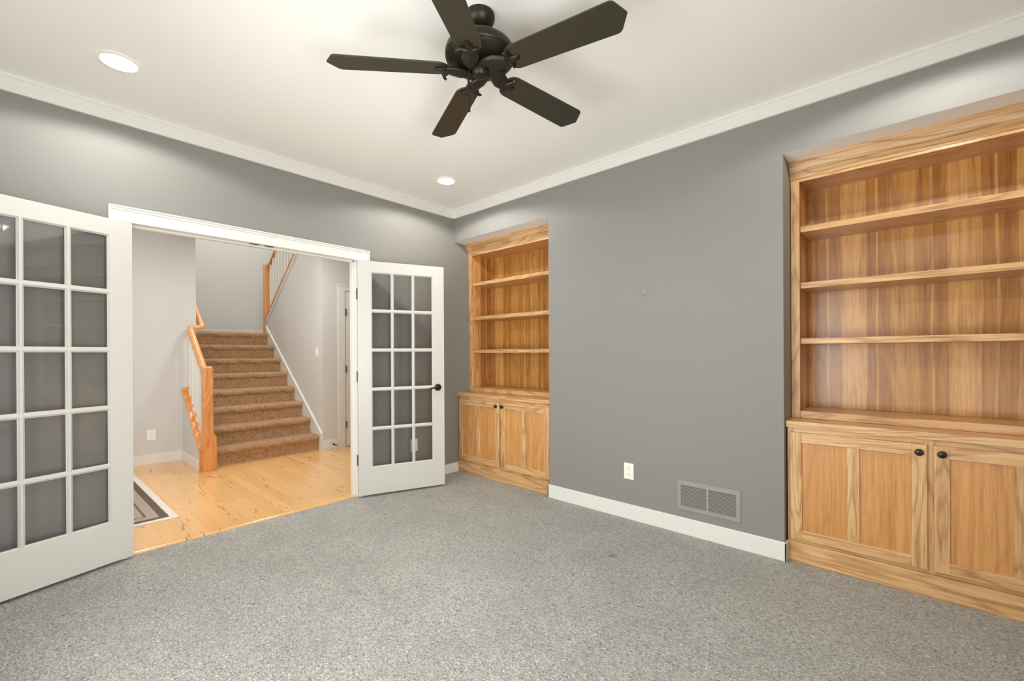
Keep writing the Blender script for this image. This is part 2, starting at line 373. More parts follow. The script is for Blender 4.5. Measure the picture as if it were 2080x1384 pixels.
# foyer and stairwell walls
SX0, SX1, YB, YF = -1.65, -0.47, 2.84, 5.05
struct(MB().box(-4.24, -1.79, YB, YB+.12, 0, HC).build('wall_foyer_back', M_hall), 'light greige wall at the back of the foyer')
struct(MB().box(-4.36, -4.24, WT, 2.96, 0, 0.6).box(-4.36, -4.24, WT, 2.96, 2.2, HC+.08).box(-4.36, -4.24, WT, .65, .6, 2.2).box(-4.36, -4.24, 2.15, 2.96, .6, 2.2).build('wall_foyer_left', M_hall))
struct(MB().box(-1.79, SX0, YB, YF, 0, 5.2).box(-1.79, SX0, 2.06, YB, HC, 5.2).build('wall_stair_left', M_hall), 'light wall left of the staircase')
struct(MB().box(-1.79, 0.87, YF, YF+.12, 0, 3.45).box(-1.79, 0.87, YF, YF+.12, 4.75, 5.2).box(-1.79, -1.2, YF, YF+.12, 3.45, 4.75).box(0.2, .87, YF, YF+.12, 3.45, 4.75).build('wall_stair_back', M_hall), 'light wall behind the stair landing')
SL = 0.755
capz = lambda y: 1.815+SL*(4.04-y)
struct(MB().prism([(2.06, 0), (4.04, 0), (4.04, 1.795), (2.46, capz(2.46)-.02), (2.06, capz(2.46)-.02)], 'X', SX1, -0.35).build('wall_stair_right', M_hall), 'light wall right of the staircase with sloping top')
struct(MB().box(-0.35, 0.9, 2.06, 2.18, 0, HC).box(-0.35, .9, 2.06, 2.18, HC+.08, 5.2).box(-1.65, -.35, 1.95, 2.06, HC+.08, 5.2).build('wall_foyer_right', M_hall), 'light wall with the closet door')
struct(MB().box(0.75, 0.87, 2.18, YF, 0, 5.2).box(.9, 1.02, WT, 2.18, 0, HC).build('wall_stair_side', M_hall))

# baseboards
BH = 0.105
def bboard(name, label, boxes, mat=None):
    m = MB()
    for b in boxes: m.box(*b)
    return struct(m.build(name, mat or M_trim, bevel=0.004), label)
bboard('baseboard_right', 'white baseboard between the two niches', [(-.015, 0, W3-.015, W2+.015, 0, BH+.008), (-.015, .035, W3-.015, W3, 0, BH+.008), (-.015, .03, W2, W2+.015, 0, BH+.008)])
bboard('baseboard_left', 'white baseboard along the french door wall', [(-.99, .034, -.015, 0, 0, BH-.008), (XR, -2.68, -.015, 0, 0, BH-.008)])
bboard('baseboard_foyer', 'white baseboard in the foyer', [(-4.24, -1.80, YB-.015, YB, 0, .115), (-1.805, -1.79, 2.09, YB, 0, .115), (-.47, -.265, 2.045, 2.06, 0, .125)])
bboard('baseboard_landing', 'white baseboard on the landing wall', [(SX0, .75, YF-.015, YF, 1.58, 1.660)])

# crown board around the room
def crown():
    m = MB(); z0 = 2.644
    prof = [(0, z0), (-.014, z0), (-.018, z0+.004), (-.018, HC-.016), (-.024, HC-.014), (-.030, HC-.005), (-.030, HC), (0, HC)]
    m.prism([(p, z) for p, z in prof], 'X', XR, 0)                      # wall A: offset is along y
    m.prism([(p, z) for p, z in prof], 'Y', YN, 0)                      # wall B: offset is along x
    m.prism([(XR-p, z) for p, z in prof], 'Y', YN, 0)
    m.prism([(YN-p, z) for p, z in prof], 'X', XR, 0)
    return m
struct(crown().build('trim_1', M_crown), 'white crown board at the ceiling')

# casing, jambs and head of the opening
m = MB()
m.box(JL-.075, JL-.003, -.012, 0, 0, HEAD).box(JR+.004, -0.992, -.018, 0, 0, HEAD)
m.box(JL-.078, -0.990, -.02, 0, HEAD, 2.136)
m.prism([(-.02, 2.115), (-.026, 2.120), (-.026, 2.131), (-.034, 2.134), (-.034, 2.142), (0, 2.142), (0, 2.115)], 'X', JL-.082, -0.984)
m.box(JL-.084, JL-.072, -.03, 0, HEAD, 2.142).box(-0.996, -0.984, -.03, 0, HEAD, 2.142)
# foyer side casing
m.box(JL-.08, JL, WT, WT+.018, 0, HEAD).box(JR, JR+.08, WT, WT+.018, 0, HEAD).box(JL-.08, JR+.08, WT, WT+.018, HEAD, 2.14)
struct(m.build('trim_2', M_trim, bevel=0.002), 'white casing around the double door opening')
m = MB()
m.box(JL-.01, JL+.012, 0.0, WT, 0, HEAD+.012).box(JR-.012, JR+.01, 0.0, WT, 0, HEAD+.012).box(JL, JR, 0.0, WT, HEAD, HEAD+.014)
m.box(JL+.012, JL+.024, .045, .08, 0, HEAD).box(JR-.024, JR-.012, .045, .08, 0, HEAD).box(JL+.012, JR-.012, .045, .08, HEAD-.012, HEAD)
struct(m.build('trim_3', M_trim, bevel=0.0015), 'white jamb and stops of the door opening')
struct(MB().prism([(.022, 0), (.026, .010), (.034, .013), (.060, .012), (.068, .002)], 'X', JL+.012, JR-.012).build('trim_4', M_maple), 'pale wood threshold strip between carpet and planks')
# casing and door of the closet in the foyer
m = MB(); CY = 2.06
m.box(-.262, -.168, CY-.018, CY, 0, 2.085).box(-.262, .78, CY-.018, CY, 2.085, 2.155).box(.70, .78, CY-.018, CY, 0, 2.085).box(-.268, .786, CY-.026, CY, 2.145, 2.162)
struct(m.build('trim_5', M_trim, bevel=0.002), 'white casing of the closet door')
# skirt board of the stair
m = MB(); zl = lambda y: 0.215+SL*(y-2.068)
m.prism([(2.045, 0), (2.045, .125), (2.07, zl(2.07)), (3.96, zl(3.96)), (4.03, 1.70), (4.03, 1.58), (3.9, 1.0), (2.3, 0)], 'X', SX1-.014, SX1)
m.prism([(2.065, zl(2.065)-.012), (2.065, zl(2.065)+.006), (3.96, zl(3.96)+.006), (3.96, zl(3.96)-.012)], 'X', SX1-.022, SX1)
struct(m.build('trim_6', M_trim), 'white sloping skirt board beside the carpeted steps')
m = MB()
m.prism([(4.03, capz(4.03)-.075), (2.46, capz(2.46)-.075), (2.46, capz(2.46)-.022), (4.03, capz(4.03)-.022)], 'X', SX1-.010, SX1)
struct(m.build('trim_7', M_trim), 'white sloping trim under the upper rail cap')

# ================================================================== FRENCH DOORS
LW, LT, LZ0, LZ1 = 0.765, 0.030, 0.018, 2.044
gx = [(.120, .279), (.306, .465), (.492, .651)]
gz = [(.261+i*.3418, .261+i*.3418+.3118) for i in range(5)]
def grid_surface(mb_frame, mb_munt, side):
    """front (side=0, y=0) or back (y=LT) skin of the leaf: flat frame, moulded glazing bars"""
    y0 = 0.0 if side == 0 else LT; s = 1 if side == 0 else -1; e = .009
    X = sorted(set([0, gx[0][0]-e, gx[2][1]+e, LW])); 
    ox0, ox1, oz0, oz1 = gx[0][0]-e, gx[2][1]+e, gz[0][0]-e, gz[4][1]+e
    def q(mb, a, b, c, d): mb.add([a, b, c, d], [(0, 1, 2, 3)])
    for (a, b, c, d) in [(0, ox0, LZ0, LZ1), (ox1, LW, LZ0, LZ1), (ox0, ox1, LZ0, oz0), (ox0, ox1, oz1, LZ1)]:
        q(mb_frame, (a, y0, c), (b, y0, c), (b, y0, d), (a, y0, d))
    xs = [ox0]+[v for g in gx for v in (g[0]-e, g[1]+e)][1:-1]+[ox1]; zs = [oz0]+[v for g in gz for v in (g[0]-e, g[1]+e)][1:-1]+[oz1]
    for i in range(len(xs)-1):
        for j in range(len(zs)-1):
            if i % 2 == 0 and j % 2 == 0: continue
            a, b, c, d = xs[i], xs[i+1], zs[j], zs[j+1]
            q(mb_munt, (a, y0, c), (b, y0, c), (b, y0, d), (a, y0, d))
    for (a, b) in gx:
        for (c, d) in gz:
            steps = [(e, 0.0), (e-.0015, .0022), (.0035, .0060), (.0020, .0085), (0.0, .0090), (0.0, .0125)]
            for k in range(len(steps)-1):
                (e0, d0), (e1, d1) = steps[k], steps[k+1]
                r0 = [(a-e0, y0+s*d0, c-e0), (b+e0, y0+s*d0, c-e0), (b+e0, y0+s*d0, d+e0), (a-e0, y0+s*d0, d+e0)]
                r1 = [(a-e1, y0+s*d1, c-e1), (b+e1, y0+s*d1, c-e1), (b+e1, y0+s*d1, d+e1), (a-e1, y0+s*d1, d+e1)]
                mb_munt.add(r0+r1, [(i, (i+1) % 4, (i+1) % 4+4, i+4) for i in range(4)])
def make_leaf(name, label, loc, dirx, rz):
    """local x runs from the hinge edge to the free edge, local y to the wall side; dirx=-1 mirrors"""
    f, mu = MB(), MB()
    grid_surface(f, mu, 0); grid_surface(f, mu, 1)
    f.add([(0, 0, LZ0), (LW, 0, LZ0), (LW, LT, LZ0), (0, LT, LZ0), (0, 0, LZ1), (LW, 0, LZ1), (LW, LT, LZ1), (0, LT, LZ1)],
          [(0, 3, 2, 1), (4, 5, 6, 7), (0, 4, 7, 3), (1, 2, 6, 5)])
    g = MB()
    for (a, b) in gx:
        for (c, d) in gz: g.box(a-.002, b+.002, LT/2-.002, LT/2+.002, c-.002, d+.002)
    S = Matrix.Diagonal((dirx, 1, 1, 1))
    root = empty(name, loc, rz); struct(root, label)
    f.xf(S).build('door_frame', M_door, root); mu.xf(S).build('glazing_bars', M_door, root); g.xf(S).build('glass_panes', M_glass, root)
    for z in (1.757, 1.042, 0.320):
        h = MB().box(-.0022, -.0004, .004, LT, z-.045, z+.045).tube([(-.004, LT+.004, z-.047), (-.004, LT+.004, z+.047)], .0055, 10)
        h.xf(S).build('hinge', M_hinge, root, smooth=True)
    # lever handle and rose on both faces
    hz, hx = 0.925, 0.703
    for sgn, y0 in ((-1, 0.0), (1, LT)):
        r = MB().lathe([(.0, 0), (.031, 0), (.033, .003), (.031, .008), (.022, .012), (.014, .014), (.012, .030), (.0, .030)], seg=28)
        r.xf(Matrix.Translation((hx, y0, hz)) @ Matrix.Rotation(-sgn*PI/2, 4, 'X'))
        ro = r.xf(S).build('door_handle', M_bronze, root, smooth=True)
        pts = [(hx, y0+sgn*.036, hz), (hx-.02, y0+sgn*.040, hz+.002), (hx-.05, y0+sgn*.042, hz-.003), (hx-.08, y0+sgn*.042, hz-.004), (hx-.098, y0+sgn*.040, hz-.012)]
        lv = MB().tube([(hx, y0+sgn*.028, hz), (hx, y0+sgn*.045, hz)], .012, 12).tube(pts, [.010, .009, .0075, .0065, .005], 10)
        lv.xf(S).build('lever', M_bronze, ro, smooth=True)
    return root
door_r = make_leaf('door_2', 'white french door leaf standing open in front of the corner niche', (-1.1087, -.0432, 0), 1, -0.36343)
door_l = make_leaf('door_1', 'large white french door leaf at the left edge', (-2.5786, -.0327, 0), -1, 0.32728)

# closet door in the foyer
root = struct(empty('door_3', (-.155, CY-.004, 0)), 'white closet door in the foyer')
MB().box(0, .845, -.006, .03, .012, 2.075).build('door_slab', M_trim, root, bevel=.002)
for z in (1.80, 1.04, 0.30):
    MB().tube([(-.005, -.020, z-.045), (-.005, -.020, z+.045)], .0075, 10).box(-.012, .004, -.020, -.006, z-.044, z+.044).build('hinge', M_hinge, root, smooth=True)
# ball catches in the head jamb
for k, (x, lab) in enumerate(((-1.888, 'left one of the two dark ball catches in the door head'), (-1.788, 'right one of the two dark ball catches in the door head'))):
    r = MB().box(-.033, .033, -.011, .011, -.003, 0).build('ball_catch', M_bronze, bevel=.002); r.location = (x, .013, HEAD)
    tag(r, lab, 'door catch', 'ball catches in the door head')
    MB().lathe([(0, -.008), (.004, -.007), (.006, -.003), (.006, 0)], (0, 0, 0), 14).build('ball', M_hinge, r, smooth=True)

# ================================================================== BUILT-INS (local: x depth from wall face, y=0 at the left end, going -y)
NW = 1.246
def make_base(label):
    root = empty('base_cabinet', (0, 0, 0), label=label, cat='cabinet', group='oak base cabinets in the niches')
    XF = 0.050; y0, y1 = -.008, -NW+.008; ztop = .790
    m = MB().box(XF, XF+.02, y0, y0-.030, .02, ztop).box(XF, XF+.02, y1, y1+.030, .02, ztop).box(XF, XF+.02, -.600, -.646, .02, ztop)
    m.box(XF+.02, .545, y0, y0-.018, .02, ztop).box(XF+.02, .545, y1, y1+.018, .02, ztop).box(.53, .545, y0, y1, .02, ztop)
    m.build('carcass', M_wood['Z'], root, bevel=.001)
    for (ra, rb, rc, rd) in ((y0-.03, -.600, .735, ztop), (-.646, y1+.03, .735, ztop), (y0-.03, -.600, .10, .155), (-.646, y1+.03, .10, .155)):
        MB().box(XF, XF+.02, ra, rb, rc, rd).build('face_rail', M_wood['Y'], root)
    MB().box(XF+.02, .53, y0-.018, y1+.018, .10, .118).build('cabinet_floor', M_wood['Y'], root)
    MB().box(.034, XF, -.004, -NW+.004, 0, .116).build('plinth', M_wood['Y'], root, bevel=.003)
    for (a, b) in ((-.026, -.614), (-.639, -1.222)):
        dz0, dz1, fx = .138, .764, .028; sw = .057; c = (a+b)/2
        st = MB()
        st.box(fx, fx+.021, a, a-sw, dz0, dz1).box(fx, fx+.021, b, b+sw, dz0, dz1).box(fx, fx+.021, c+.027, c-.027, dz0+.056, dz1-.058)
        d = st.build('door', M_wood['Z'], root, bevel=.0015)
        MB().box(fx+.0003, fx+.021, a-sw, b+sw, dz0, dz0+.056).build('door_rail', M_wood['Y'], d, bevel=.0012)
        MB().box(fx+.0003, fx+.021, a-sw, b+sw, dz1-.058, dz1).build('door_rail', M_wood['Y'], d, bevel=.0012)
        MB().box(fx+.010, fx+.017, a-sw, c+.027, dz0+.05, dz1-.052).build('door_panel', M_panel, d)
        MB().box(fx+.010, fx+.017, c-.027, b+sw, dz0+.05, dz1-.052).build('door_panel', M_panel, d)
        ky = -.585 if a > -.3 else -.668
        k = MB().lathe([(0, 0), (.007, 0), (.006, .010), (.009, .013), (.0165, .017), (.0175, .021), (.014, .026), (.0, .029)], seg=22)
        k.xf(Matrix.Translation((fx, ky, .727)) @ Matrix.Rotation(-PI/2, 4, 'Y')).build('knob', M_bronze, d, smooth=True)
    return root
def make_counter(label):
    o = MB().box(.030, .55, -.002, -NW+.002, .7905, .8272).build('countertop', M_wood['Y'], bevel=.003)
    tag(o, label, 'countertop', 'oak countertops in the niches'); return o
def make_case(label, shelves):
    root = empty('bookcase', (0, 0, .828), label=label, cat='bookcase', group='oak bookcases in the niches')
    T = Matrix.Translation((0, 0, -.828)); B = lambda mb, *a, **k: mb.xf(T).build(*a, **k)
    xs = .199; y0, y1 = -.004, -NW+.004; sw = .045
    for (a, b) in ((y0, y0-sw), (y1, y1+sw)):
        B(MB().box(xs, xs+.02, a, b, .828, 2.33), 'face_stile', M_wood['Z'], root, bevel=.0015)
    for a, b in ((y0-sw, y0-sw+.018), (y1+sw, y1+sw-.018)):
        B(MB().box(xs+.02, .525, a, b, .828, 2.38), 'side_panel', M_side, root)
    B(MB().box(.520, .530, y0-.02, y1+.02, .828, 2.38), 'back_panel', M_back, root)
    B(MB().box(xs+.001, .520, y0-sw, y1+sw, .828, .872), 'bottom_shelf', M_wood['Y'], root, bevel=.002)
    B(MB().box(xs+.02, .52, y0-sw, y1+sw, 2.305, 2.325), 'top_panel', M_wood['Y'], root)
    B(MB().box(xs, xs+.02, y0-sw, y1+sw, 2.283, 2.38), 'face_rail', M_wood['Y'], root, bevel=.002)
    prof = [(xs, 2.302), (.196, 2.300), (.192, 2.306), (.188, 2.335), (.183, 2.339), (.178, 2.345), (.160, 2.385), (.154, 2.392), (.152, 2.4055), (xs+.02, 2.4055), (xs+.02, 2.302)]
    B(MB().prism([(x, z) for x, z in prof], 'Y', y0+.002, y1-.002), 'crown_moulding', M_wood['Y'], root)
    for z in shelves:
        B(MB().box(.222, .516, y0-sw-.001, y1+sw+.001, z-.036, z), 'shelf', M_wood['Y'], root, bevel=.002)
    return root
b1 = make_base('oak base cabinet in the corner niche behind the open french door')
c1 = make_counter('oak countertop on the base cabinet in the corner niche')
k1 = make_case('oak bookcase with three shelves in the corner niche', (1.998, 1.632, 1.278))
k2 = make_case('large oak bookcase with three shelves at the right edge', (2.012, 1.664, 1.320)); k2.location.y = W3
b2 = copy_tree(b1); b2.location.y = W3; b2['label'] = 'large oak base cabinet at the right edge, right of the floor vent'
c2 = c1.copy(); COL.objects.link(c2); c2.location.y = W3; c2['label'] = 'oak countertop at the right edge under the large bookcase'

# ================================================================== CEILING FAN
FX, FY = -1.652, -2.142
fan = empty('ceiling_fan', (FX, FY, HC), label='dark bronze ceiling fan with five dark blades', cat='ceiling fan')
MB().lathe([(.0, 0), (.066, 0), (.068, -.006), (.066, -.022), (.055, -.042), (.032, -.056), (.018, -.060), (0, -.060)], seg=40).build('canopy', M_fanmetal, fan, smooth=True)
MB().tube([(0, 0, -.05), (0, 0, -.12)], .0125, 16).build('downrod', M_fanmetal, fan, smooth=True)
MB().lathe([(.0, -.100), (.030, -.100), (.045, -.108), (.085, -.118), (.125, -.134), (.148, -.154), (.153, -.170), (.153, -.186), (.148, -.192), (.150, -.198), (.142, -.206), (.125, -.216), (.100, -.222), (.06, -.226), (0, -.226)], seg=56).build('motor_housing', M_fanmetal, fan, smooth=True)
MB().lathe([(0, -.222), (.036, -.222), (.038, -.232), (.035, -.258), (.028, -.270), (.014, -.275), (0, -.276)], seg=36).build('switch_cup', M_fanmetal, fan, smooth=True)
BZ = -.243
def blade_mesh():
    m = MB(); out = []
    r0, r1 = .134, .655
    hw = lambda t: .060+.010*t
    # root: rounded
    top = []
    for k in range(9):
        a = PI/2*k/8; top.append((r0+.045*(1-math.sin(a)), .010+(.044)*(math.cos(PI/2-a)) if False else 0))
    pts = []
    n = 8
    for k in range(n+1):      # rounded root, lower side to upper side handled by mirror
        a = PI/2*k/n; pts.append((r0+.05*(1-math.cos(PI/2-a)) if False else r0+.05*(1-math.sin(PI/2-a)), .006+.054*math.sin(a)))
    pts += [(r1-.052, hw(1)), (r1-.042, hw(1)-.003), (r1-.034, hw(1)-.010), (r1-.003, .006), (r1, 0)]
    full = pts+[(x, -y) for x, y in reversed(pts[:-1])]
    m.prism([(x, y) for x, y in full], 'Z', -.0035, .0035)
    return m
def iron_mesh():
    m = MB(); t = MB()
    # broad swirling arm across the underside of the housing, then a neck and a plate under the blade root
    t.tube([(.020, -.034, 0), (.045, -.036, 0), (.080, -.022, 0), (.115, -.004, 0), (.145, .004, 0), (.172, .002, 0), (.196, 0, 0)], [.010, .024, .036, .036, .026, .016, .011], 16)
    t.xf(Matrix.Diagonal((1, 1, .42, 1))); t.xf(Matrix.Translation((0, 0, -.008)))
    m.add(t.v, t.f)
    m.tube([(.135, 0, -.010), (.150, -.018, -.012), (.160, -.036, -.014), (.158, -.050, -.020), (.150, -.054, -.026)], [.010, .011, .010, .007, .005], 10)
    m.tube([(.135, 0, -.010), (.150, .016, -.011), (.158, .030, -.011), (.156, .040, -.010)], [.010, .009, .007, .005], 10)
    m.prism([(.118, .010), (.140, .028), (.165, .036), (.172, .018), (.172, -.018), (.165, -.036), (.140, -.028), (.118, -.010)], 'Z', -.0085, -.0035)
    return m
bl0 = ir0 = None
TH0 = math.radians(138.3)
for k in range(5):
    R = Matrix.Translation((0, 0, BZ)) @ Matrix.Rotation(TH0+k*2*PI/5, 4, 'Z') @ Matrix.Rotation(math.radians(-12), 4, 'X')
    if bl0 is None:
        bl = bl0 = blade_mesh().build('fan_blade', M_blade, fan, bevel=.0015); ir = ir0 = iron_mesh().build('blade_bracket', M_fanmetal, fan, smooth=True)
    else:
        bl = bl0.copy(); COL.objects.link(bl); bl.parent = fan; ir = ir0.copy(); COL.objects.link(ir); ir.parent = fan
    bl.matrix_local = R; ir.matrix_local = R
pc = MB().tube([(-.046, .020, -.255), (-.048, .022, -.30)], .0035, 8).tube([(-.048, .022, -.295), (-.048, .022, -.38)], .0052, 10).tube([(-.048, .022, -.372), (-.048, .022, -.435)], [.0065, .0075], 12)
pc.build('pull_chain', M_fanmetal, fan, smooth=True)

# ================================================================== RECESSED LIGHTS
LIGHTS = [(-2.688, -.567, 'recessed ceiling light left of the fan above the left french door'), (-.567, -.572, 'recessed ceiling light near the corner of the room'),
          (-.567, -3.70, 'recessed ceiling light in front of the right-hand bookcase'), (-2.688, -3.70, 'recessed ceiling light above the camera')]
def make_can(x, y, label):
    root = empty('recessed_light', (x, y, HC), label=label, cat='ceiling light', group='recessed ceiling lights')
    MB().lathe([(.072, 0), (.094, 0), (.095, -.003), (.090, -.005), (.074, -.004), (.072, -.001)], seg=40).build('trim_ring', M_ceil, root, smooth=True)
    MB().lathe([(0, -.0005), (.074, -.0005), (.073, -.0035), (.04, -.0045), (0, -.0048)], seg=36).build('lens', M_lamp, root, smooth=True)
    return root
lc = make_can(*LIGHTS[0])
cans = [lc]
for (x, y, lab) in LIGHTS[1:]:
    c = copy_tree(lc); c.location = (x, y, HC); c['label'] = lab; cans.append(c)
for (x, y, lab) in LIGHTS:
    d = bpy.data.lights.new('recessed_lamp', 'SPOT'); d.energy = 62; d.color = (1.0, 0.98, 0.94); d.spot_size = math.radians(160); d.spot_blend = 0.2; d.shadow_soft_size = 0.05
    o = bpy.data.objects.new('recessed_lamp', d); COL.objects.link(o); o.location = (x, y, HC-.012)
# added lamps brightening foyer and stairwell, unseen behind the head of the opening
for (x, y, z, e) in ((-2.2, 1.35, HC, 15), (-.95, 1.3, HC, 19), (-1.05, 3.5, 5.2, 62)):
    root = MB().lathe([(0, 0), (.16, 0), (.16, -.02), (.15, -.05), (.11, -.075), (0, -.085)], seg=32).build('added_ceiling_lamp', M_lamp, smooth=True); root.location = (x, y, z)
    tag(root, 'added unseen fill lamp in the %s' % ('stairwell' if z > 4 else ('foyer by the entry' if x < -2 else 'foyer before the closet')), 'ceiling lamp', 'added foyer fill lamps')
    d = bpy.data.lights.new('added_fill_lamp', 'AREA'); d.shape = 'DISK'; d.size = .34; d.energy = e; d.color = (1, .99, .96)
    o = bpy.data.objects.new('added_fill_lamp', d); COL.objects.link(o); o.location = (x, y, z-.09)

# ================================================================== WALL DEVICES
def outlet(label, loc, rz, w=.08, h=.120):
    """local: plate faces -y"""
    root = empty('wall_outlet', loc, rz, label=label, cat='outlet', group='duplex wall outlets')
    MB().box(-w/2, w/2, -.006, 0, -h/2, h/2).build('cover_plate', M_plastic, root, bevel=.003)
    for s in (.021, -.021):
        r = MB().prism([(math.cos(a)*.017, s+max(-.0135, min(.0135, math.sin(a)*.017))) for a in [2*PI*k/20 for k in range(20)]], 'Y', -.0085, -.005).build('receptacle', M_plastic, root)
        MB().box(-.0085, -.0060, -.0092, -.008, s-.001, s+.008).box(.0060, .0080, -.0092, -.008, s, s+.007).lathe([(0, -.0092), (.0028, -.0092), (.0028, -.008)], (0, 0, s-.007), 10, 'Y').build('slot', M_slot, r)
    MB().lathe([(0, -.0078), (.003, -.0074), (.003, -.006)], (0, 0, 0), 10, 'Y').build('screw', M_plastic, root)
    return root
outlet('white duplex outlet low on the grey wall left of the vent', (0, -1.988, .355), -PI/2)
outlet('white duplex outlet seen through the lower panes of the open french door', (-.514, 0, .357), 0)
outlet('white duplex outlet on the light foyer wall left of the stairs', (-2.078, YB, .332), 0)
root = empty('light_switch', (SX1, 2.21, 1.265), -PI/2, label='white light switch on the wall right of the stairs', cat='light switch')
MB().box(-.037, .037, -.006, 0, -.06, .06).build('cover_plate', M_plastic, root, bevel=.003)
MB().box(-.008, .008, -.011, -.005, -.016, .016).build('toggle', M_plastic, root, bevel=.002)

# return air grille
root = empty('air_vent', (0, -2.551, .262), -PI/2, label='grey metal air return grille low on the wall', cat='vent')
w, h = .402, .198
m = MB(); lo, ro_, bo, to = -w/2+.027, w/2-.027, -h/2+.027, h/2-.027
def ringv(e, yy, a=w/2, c=h/2): return [(-a+e, yy, -c+e), (a-e, yy, -c+e), (a-e, yy, c-e), (-a+e, yy, c-e)]
rings_ = [ringv(0, 0), ringv(0, -.004), ringv(.004, -.007), [(lo, -.007, bo), (ro_, -.007, bo), (ro_, -.007, to), (lo, -.007, to)], [(lo, 0, bo), (ro_, 0, bo), (ro_, 0, to), (lo, 0, to)]]
m.add([p for r_ in rings_ for p in r_], [(4*i+j, 4*i+(j+1) % 4, 4*i+4+(j+1) % 4, 4*i+4+j) for i in range(4) for j in range(4)])
m.box(-.007, .007, -.0066, 0, bo, to)
m.build('vent_frame', M_ventp, root)
m = MB(); nl = 17
for k in range(nl):
    z = -h/2+.031+k*(h-.060)/(nl-1)
    for (a, b) in ((-w/2+.027, -.007), (.007, w/2-.027)):
        m.prism([(-.0055, z-.0032), (-.0045, z-.0036), (.0000, z+.0006), (-.0010, z+.0010)], 'X', a, b)
m.build('louvers', M_ventp, root)
MB().box(-w/2+.02, w/2-.02, -.0004, .0, -h/2+.02, h/2-.02).build('duct_opening', M_duct, root)
for s in (-1, 1): MB().lathe([(0, -.0098), (.003, -.0092), (.0042, -.007)], (s*(w/2-.012), 0, 0), 12, 'Y').build('screw', M_ventp, root, smooth=True)

# small picture hook
root = empty('wall_hook', (0, -2.113, 1.672), -PI/2, label='small white hook on the bare grey wall', cat='hook')
MB().prism([(-.006, -.012), (.006, -.012), (.008, .012), (0, .020), (-.008, .012)], 'Y', -.0015, 0).build('hook_plate', M_wire, root)
MB().tube([(0, -.002, .012), (0, -.012, .002), (0, -.020, -.012), (0, -.016, -.022), (0, -.008, -.020)], .0028, 8).build('hook_prong', M_wire, root, smooth=True)
for s in (-1, 1): MB().tube([(s*.004, -.002, 0), (s*.022, -.006, -.008), (s*.030, -.012, -.012)], .0016, 6).build('wire', M_wire, root)

# door stop on the foyer baseboard
root = empty('door_stop', (-.335, 2.045, .062), label='dark door stop on the white baseboard below the closet casing', cat='door stop')
MB().lathe([(0, 0), (.013, 0), (.013, -.004), (.006, -.008), (0, -.008)], (0, 0, 0), 16, 'Y').build('base_plate', M_bronze, root, smooth=True)
MB().tube([(0, -.006, 0), (0, -.062, -.003)], .005, 10).build('stem', M_bronze, root, smooth=True)
MB().tube([(0, -.060, -.003), (0, -.076, -.0035)], .009, 12).build('rubber_tip', M_bronze, root, smooth=True)

# rug
RW, RL_ = 1.15, 2.02
rug = MB().box(-RW/2, RW/2, -RL_/2, RL_/2, 0, .007).build('rug', m_rug(RW, RL_), bevel=.003)
rug.location = (-2.262-RW/2, .572+RL_/2, .001); rug.rotation_euler = (0, 0, math.radians(1.3))
tag(rug, 'grey and cream woven rug with nested rectangle stripes on the plank floor', 'rug')

# ================================================================== STAIRS
RISE, RUN, YN1 = .1975, .260, 2.118
stair = empty('staircase', (-1.06, 2.13, 0), label='brown carpeted staircase rising from the plank floor', cat='stairs')
T = Matrix.Translation((1.06, -2.13, 0))
SXA, SXB = -1.647, -.486
rng = random.Random(4)
def step_mesh(i):
    z = RISE*i; y = YN1+RUN*(i-1); zb = z-RISE-(.0 if i == 1 else .02)
    yb = y+RUN+.05 if i < 8 else 4.02
    if i == 1: zb = 0.001
    # profile in (y, z): rounded carpet nosing over a recessed riser
    pr = [(y+.026, zb), (y+.030, z-.088), (y+.020, z-.074), (y+.006, z-.064), (y-.004, z-.042), (y-.001, z-.020), (y+.012, z-.005), (y+.040, z+.001), (yb, z), (yb, zb)]
    m = MB(); x1 = SXB if i < 8 else SXB
    nseg = 48; n = len(pr); b = 0; vs = []
    ph = rng.random()*9
    for k in range(nseg+1):
        x = SXA+(x1-SXA)*k/nseg
        for j, (yy, zz) in enumerate(pr):
            w = .0045*math.sin(x*17+ph+j*.6)+.003*math.sin(x*41+ph*2+j)+.004*(rng.random()-.5)
            if 0 < j < 7: vs.append((x, yy+w, zz+w*.6))
            else: vs.append((x, yy, zz))
    fs = [(k*n+j, k*n+(j+1) % n, (k+1)*n+(j+1) % n, (k+1)*n+j) for k in range(nseg) for j in range(n)]
    fs += [tuple(range(n)), tuple(nseg*n+j for j in reversed(range(n)))]
    m.add(vs, fs)
    return m
for i in range(1, 9):
    step_mesh(i).xf(T).build('carpeted_step', M_stair, stair, smooth=True)
struct(MB().box(SXB, .75, 4.04, YF, 1.40, 1.579).box(SXB, -.35, 3.97, 4.04, 1.40, 1.579).build('floor_landing', M_stair), 'carpeted landing')

